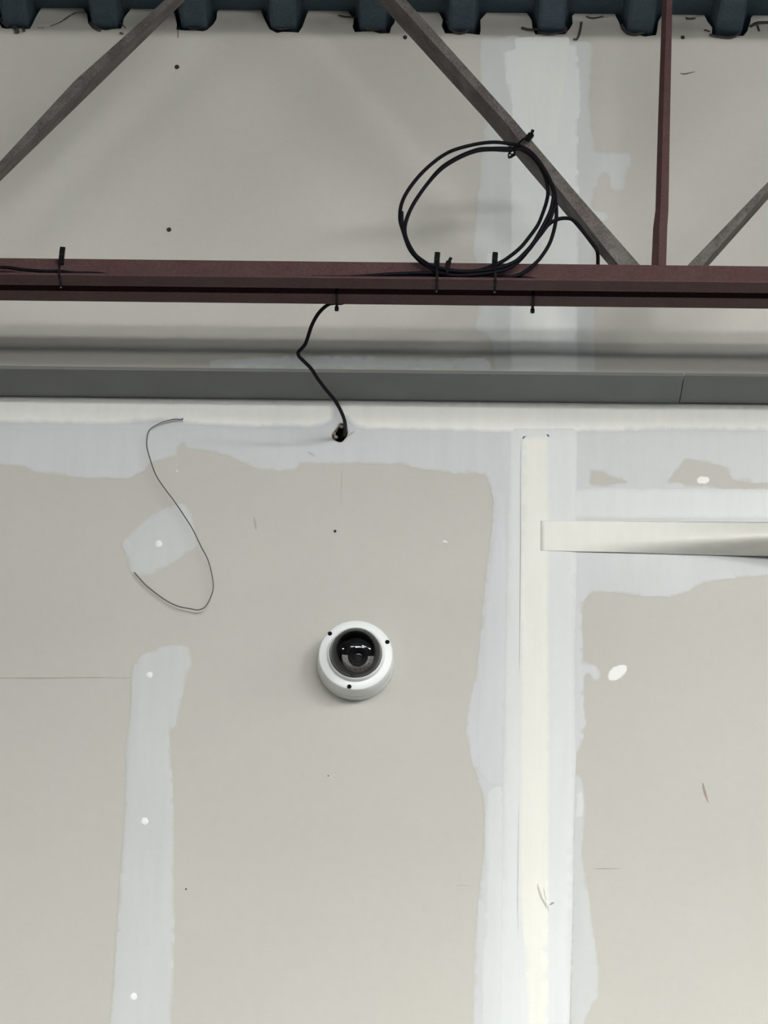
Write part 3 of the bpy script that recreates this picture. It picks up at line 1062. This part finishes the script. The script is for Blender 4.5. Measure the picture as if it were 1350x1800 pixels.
# tie tail leaning out of the bundle
t = empty('cable_tie', P(788, 478, Y_SH))
tag(t, 'small black cable tie with leaning tail around the bundle on the chord', 'cable tie')
bm = bmesh.new()
c0 = P(786, 482, Y_SH - 0.006)
pts = [c0 + Vector((0, 0.0125 * math.cos(a), 0.0085 * math.sin(a))) for a in [2 * math.pi * k / 20 for k in range(20)]]
band(bm, pts)
bm_obj('strap', bm, MAT_TIE, t)
bm = bmesh.new()
pp = [P(786, 474, Y_SH - 0.014), P(787, 466, Y_SH - 0.014), P(789, 460, Y_SH - 0.013), P(793, 453, Y_SH - 0.012)]
sweep(bm, catmull(pp[:3], 5), [(-.0042, -.002), (.0042, -.002), (.0042, .002), (-.0042, .002)])
bm_obj('tie_head', bm, MAT_TIE, t)
bm = bmesh.new()
sweep(bm, catmull(pp[1:], 5), [(-.0024, -.001), (.0024, -.001), (.0024, .001), (-.0024, .001)])
bm_obj('tie_tail', bm, MAT_TIE, t)

# tie round the diagonal
t = empty('cable_tie', P(915, 250, YC - 0.02))
tag(t, 'black cable tie strapping the coil to the joist diagonal, tail sticking out', 'cable tie')
pts = [P(*q) for q in ((932, 242, yd + 0.004), (922, 243, yd - 0.014), (910, 254, yd - 0.020), (900, 264, yd - 0.014), (896, 268, yd - 0.002), (893, 274, YC + 0.030), (897, 276, YC + 0.060), (912, 266, YC + 0.064), (926, 252, YC + 0.030), (932, 244, YC + 0.004))]
bm = bmesh.new()
band(bm, loop_path(pts), 0.0046)
bm_obj('strap', bm, MAT_TIE, t)
bm = bmesh.new()
pp = [P(926, 246, yd - 0.008), P(931, 240, yd - 0.006), P(934, 236, yd - 0.005)]
sweep(bm, catmull(pp, 5), [(-.0048, -.0026), (.0048, -.0026), (.0048, .0026), (-.0048, .0026)])
bm_obj('tie_head', bm, MAT_TIE, t)
bm = bmesh.new()
pp = [P(933, 237, yd - 0.005), P(935, 233, yd - 0.005), P(937, 228, yd - 0.006)]
sweep(bm, catmull(pp, 5), [(-.0026, -.001), (.0026, -.001), (.0026, .001), (-.0026, .001)])
bm_obj('tie_tail', bm, MAT_TIE, t)
bm = bmesh.new()
c0 = P(900, 267, yd - 0.006)
sweep(bm, [c0 + Vector((0.0045 * math.cos(a), 0, 0.0045 * math.sin(a))) for a in [2 * math.pi * k / 16 for k in range(16)]], circle_sec(0.0013, 6), closed=True)
bm_obj('strap_end', bm, MAT_TIE, t, True)

# ------------------------------------------------------------------ dome camera
DEPTH = 0.046
RB = 0.0625
front = at_y(625.3, 1151, -DEPTH)
cx, cz = front.x, front.z
dome_cam = empty('dome_camera', Vector((cx, 0, cz)))
tag(dome_cam, 'white round dome security camera with black bubble on the drywall', 'security camera')
MAT_WHITE = simple_mat('white_enamel', (0.80, 0.83, 0.835, 1), 0.38, var=0.015, scale=30)
MAT_BLACK = simple_mat('black_plastic', (0.006, 0.006, 0.008, 1), 0.5, var=0.1, spec=0.25)


def lathe(name, prof_, mat, parent, n=72, smooth=True, c=(None, None), cap=False):
    """profile of (radius, distance from the wall); the axis points into the room"""
    x0 = cx if c[0] is None else c[0]
    z0 = cz if c[1] is None else c[1]
    bm = bmesh.new()
    rings = []
    for r, d in prof_:
        if r < 1e-6:
            rings.append([bm.verts.new((x0, -d, z0))])
        else:
            rings.append([bm.verts.new((x0 + r * math.cos(2 * math.pi * k / n), -d, z0 + r * math.sin(2 * math.pi * k / n))) for k in range(n)])
    for a, b in zip(rings, rings[1:]):
        if len(b) == 1:
            for k in range(n):
                bm.faces.new((a[k], a[(k + 1) % n], b[0]))
        elif len(a) == 1:
            for k in range(n):
                bm.faces.new((a[0], b[(k + 1) % n], b[k]))
        else:
            for k in range(n):
                bm.faces.new((a[k], a[(k + 1) % n], b[(k + 1) % n], b[k]))
    o = bm_obj(name, bm, mat, parent, False)
    if smooth:
        for p in o.data.polygons:
            p.use_smooth = True
        o.data.set_sharp_from_angle(angle=math.radians(32))
    return o


base = lathe('base', [(0.0, 0.0003), (RB + 0.0010, 0.0003), (RB + 0.0012, 0.002), (RB + 0.0010, 0.012), (RB + 0.0004, 0.0155), (RB - 0.0008, 0.016), (0.03, 0.016)], MAT_WHITE, dome_cam)
# cover with three screw wells
cover = lathe('cover', [(RB - 0.001, 0.0162), (RB + 0.0002, 0.0166), (RB, 0.030), (RB - 0.0006, DEPTH - 0.004), (RB - 0.0022, DEPTH - 0.0012), (RB - 0.0045, DEPTH), (0.0500, DEPTH + 0.0004),
                        (0.0488, DEPTH + 0.0004), (0.0482, DEPTH - 0.0008), (0.0474, DEPTH - 0.0006), (0.0466, DEPTH + 0.004), (0.0456, DEPTH + 0.0075), (0.0444, DEPTH + 0.0085), (0.0434, DEPTH + 0.0080), (0.0430, DEPTH + 0.0060)],
              MAT_WHITE, dome_cam)
for a in (139.5, 24.0, 260.0):
    a = math.radians(a)
    sx, sz = cx + 0.0567 * math.cos(a), cz + 0.0567 * math.sin(a)
    sc = lathe('cover_screw', [(0.0037, DEPTH + 0.0002), (0.0036, DEPTH + 0.0006), (0.0030, DEPTH + 0.0007), (0.0026, DEPTH + 0.0003), (0.0, DEPTH + 0.0002)], simple_mat('black_screw', (0.004, 0.004, 0.005, 1), 0.7, spec=0.1), dome_cam, 20, True, (sx, sz))

RD = 0.0428
CD = DEPTH + 0.006          # centre of the bubble, distance from the wall
MAT_LINER = simple_mat('black_liner', (0.012, 0.012, 0.015, 1), 0.7, var=0.1)
lathe('liner', [(RD - 0.0015, CD + 0.001), (RD - 0.006, CD - 0.004), (0.031, CD - 0.007), (0.0, CD - 0.008)], MAT_LINER, dome_cam)

# lens ball: turned towards the room floor
aim = Vector((0.10, -math.cos(math.radians(24)), -math.sin(math.radians(24)))).normalized()
e1 = aim.cross(Vector((0, 0, 1))).normalized()
if e1.x < 0:
    e1 = -e1
e2 = e1.cross(aim)
if e2.z < 0:
    e2 = -e2
ball_c = Vector((cx + 0.0025, -(CD + 0.001), cz - 0.0045))


def aimed_lathe(name, prof_, mat, parent, n=40, a0=0.0, a1=2 * math.pi, smooth=True):
    bm = bmesh.new()
    full = abs(a1 - a0 - 2 * math.pi) < 1e-6
    cnt = n if full else n + 1
    rings = []
    for r, d in prof_:
        rings.append([bm.verts.new(ball_c + aim * d + (e1 * math.cos(a0 + (a1 - a0) * k / n) + e2 * math.sin(a0 + (a1 - a0) * k / n)) * max(r, 1e-5)) for k in range(cnt)])
    for a, b in zip(rings, rings[1:]):
        for k in range(n):
            bm.faces.new((a[k], a[(k + 1) % cnt], b[(k + 1) % cnt], b[k]))
    o = bm_obj(name, bm, mat, parent, smooth)
    if smooth:
        o.data.set_sharp_from_angle(angle=math.radians(32))
    return o


ball = aimed_lathe('lens_ball', [(0.0290 * math.cos(t_), 0.0290 * math.sin(t_) - 0.008) for t_ in [math.radians(q) for q in range(-20, 41, 6)]] + [(0.021, 0.0112), (0.0, 0.0112)], MAT_BLACK, dome_cam)
aimed_lathe('lens_barrel', [(0.0158, 0.0110), (0.0156, 0.0175), (0.0148, 0.0185), (0.0100, 0.0180), (0.0075, 0.0150), (0.0, 0.0150)], MAT_BLACK, ball)
MAT_LENS = simple_mat('lens_glass', (0.010, 0.008, 0.016, 1), 0.06, var=0.1, coat=1.0)
aimed_lathe('lens_glass', [(0.0076, 0.0152), (0.0060, 0.0168), (0.0034, 0.0178), (0.0, 0.0182)], MAT_LENS, ball)
MAT_IR = simple_mat('led_board', (0.56, 0.55, 0.53, 1), 0.6, var=0.3, scale=260)
ir = aimed_lathe('led_board', [(0.0165, 0.0118), (0.0165, 0.0140), (0.0262, 0.0126), (0.0266, 0.0100)], MAT_IR, ball, 40, math.radians(180 - 4), math.radians(360 + 4))
MAT_LED = simple_mat('led_lens', (0.80, 0.82, 0.82, 1), 0.12, var=0.05, coat=1.0)
for k in range(9):
    a = math.radians(184 + 172 * k / 8)
    q = ball_c + aim * 0.0138 + (e1 * math.cos(a) + e2 * math.sin(a)) * (0.0212 + 0.0012 * (k % 2))
    bm = bmesh.new()
    r = bmesh.ops.create_icosphere(bm, subdivisions=2, radius=0.0014 + 0.0006 * (k in (2, 5, 6, 7)))
    for v in r['verts']:
        v.co = v.co + q
    bm_obj('infrared_led', bm, MAT_LED, dome_cam, True)

# tinted bubble
mt, nt, b = new_mat('tinted_bubble')
out = nt.nodes['Material Output']
nt.nodes.remove(b)
tr = nt.nodes.new('ShaderNodeBsdfTransparent')
tr.inputs[0].default_value = (0.66, 0.65, 0.67, 1)
gl = nt.nodes.new('ShaderNodeBsdfGlossy')
gl.inputs['Roughness'].default_value = 0.012
gl.inputs[0].default_value = (1, 1, 1, 1)
fr = nt.nodes.new('ShaderNodeFresnel')
fr.inputs['IOR'].default_value = 1.5
mx = nt.nodes.new('ShaderNodeMixShader')
nt.links.new(fr.outputs[0], mx.inputs[0])
nt.links.new(tr.outputs[0], mx.inputs[1])
nt.links.new(gl.outputs[0], mx.inputs[2])
nt.links.new(mx.outputs[0], out.inputs[0])
lathe('bubble', [(RD * math.cos(math.radians(q)), CD + RD * math.sin(math.radians(q))) for q in (2, 8, 14, 20, 26, 32, 38, 44, 50, 56, 62, 68, 74, 80, 85)] + [(0.0, CD + RD)], mt, dome_cam, 96)

# ------------------------------------------------------------------ ceiling strip lights out of view, the last one added
mt, nt, b = new_mat('lit_diffuser')
b.inputs['Emission Color'].default_value = (1.0, 0.985, 0.94, 1)
b.inputs['Emission Strength'].default_value = LAMP_STRENGTH
b.inputs['Base Color'].default_value = (0.9, 0.9, 0.9, 1)
MAT_LIT = mt
MAT_HOUSING = simple_mat('lamp_housing', (0.7, 0.7, 0.7, 1), 0.5)


def strip_light(x, y, Z_LAMP, half, label):
    t = empty('strip_light', Vector((x, y, Z_LAMP)))
    tag(t, label, 'ceiling light', 'strip lights under the roof deck')
    sec = [(0.25, 0.0), (0.25, -0.08), (0.235, -0.10), (0.0, -0.105), (-0.235, -0.10), (-0.25, -0.08), (-0.25, 0.0)]
    bm = bmesh.new()
    ends = []
    for xx in (x - half, x + half):
        ends.append([bm.verts.new((xx, y + u, Z_LAMP + v)) for u, v in sec])
    for i in range(len(sec) - 1):
        bm.faces.new((ends[0][i], ends[0][i + 1], ends[1][i + 1], ends[1][i]))
    bm.faces.new(ends[0])
    bm.faces.new(ends[1])
    bm_obj('diffuser', bm, MAT_LIT, t)
    bm = bmesh.new()
    box_bm(bm, x - half - 0.01, x + half + 0.01, y - 0.255, y + 0.255, Z_LAMP + 0.001, Z_LAMP + 0.06)
    bm_obj('housing', bm, MAT_HOUSING, t)
    for s in (-0.8, 0.8):
        bm = bmesh.new()
        sweep(bm, [Vector((x + s * half, y, Z_LAMP + 0.06)), Vector((x + s * half, y, Z_RIB))], circle_sec(0.003, 6))
        bm_obj('hanger_rod', bm, MAT_HOUSING, t)


for x, y, zl in ((0.45, -3.0, 4.46), (2.2, -3.0, 4.93), (-5.0, -3.3, 4.66), (4.3, -2.2, 4.80), (-1.5, -5.4, 4.95), (0.6, -6.6, 4.62), (3.2, -5.4, 4.93),
                 (0.9, -4.4, 4.80)):  # added lamp; heights staggered to spread the chord's shadow
    strip_light(x, y, zl, 0.6, 'unseen white strip light hung below the corrugated roof deck')
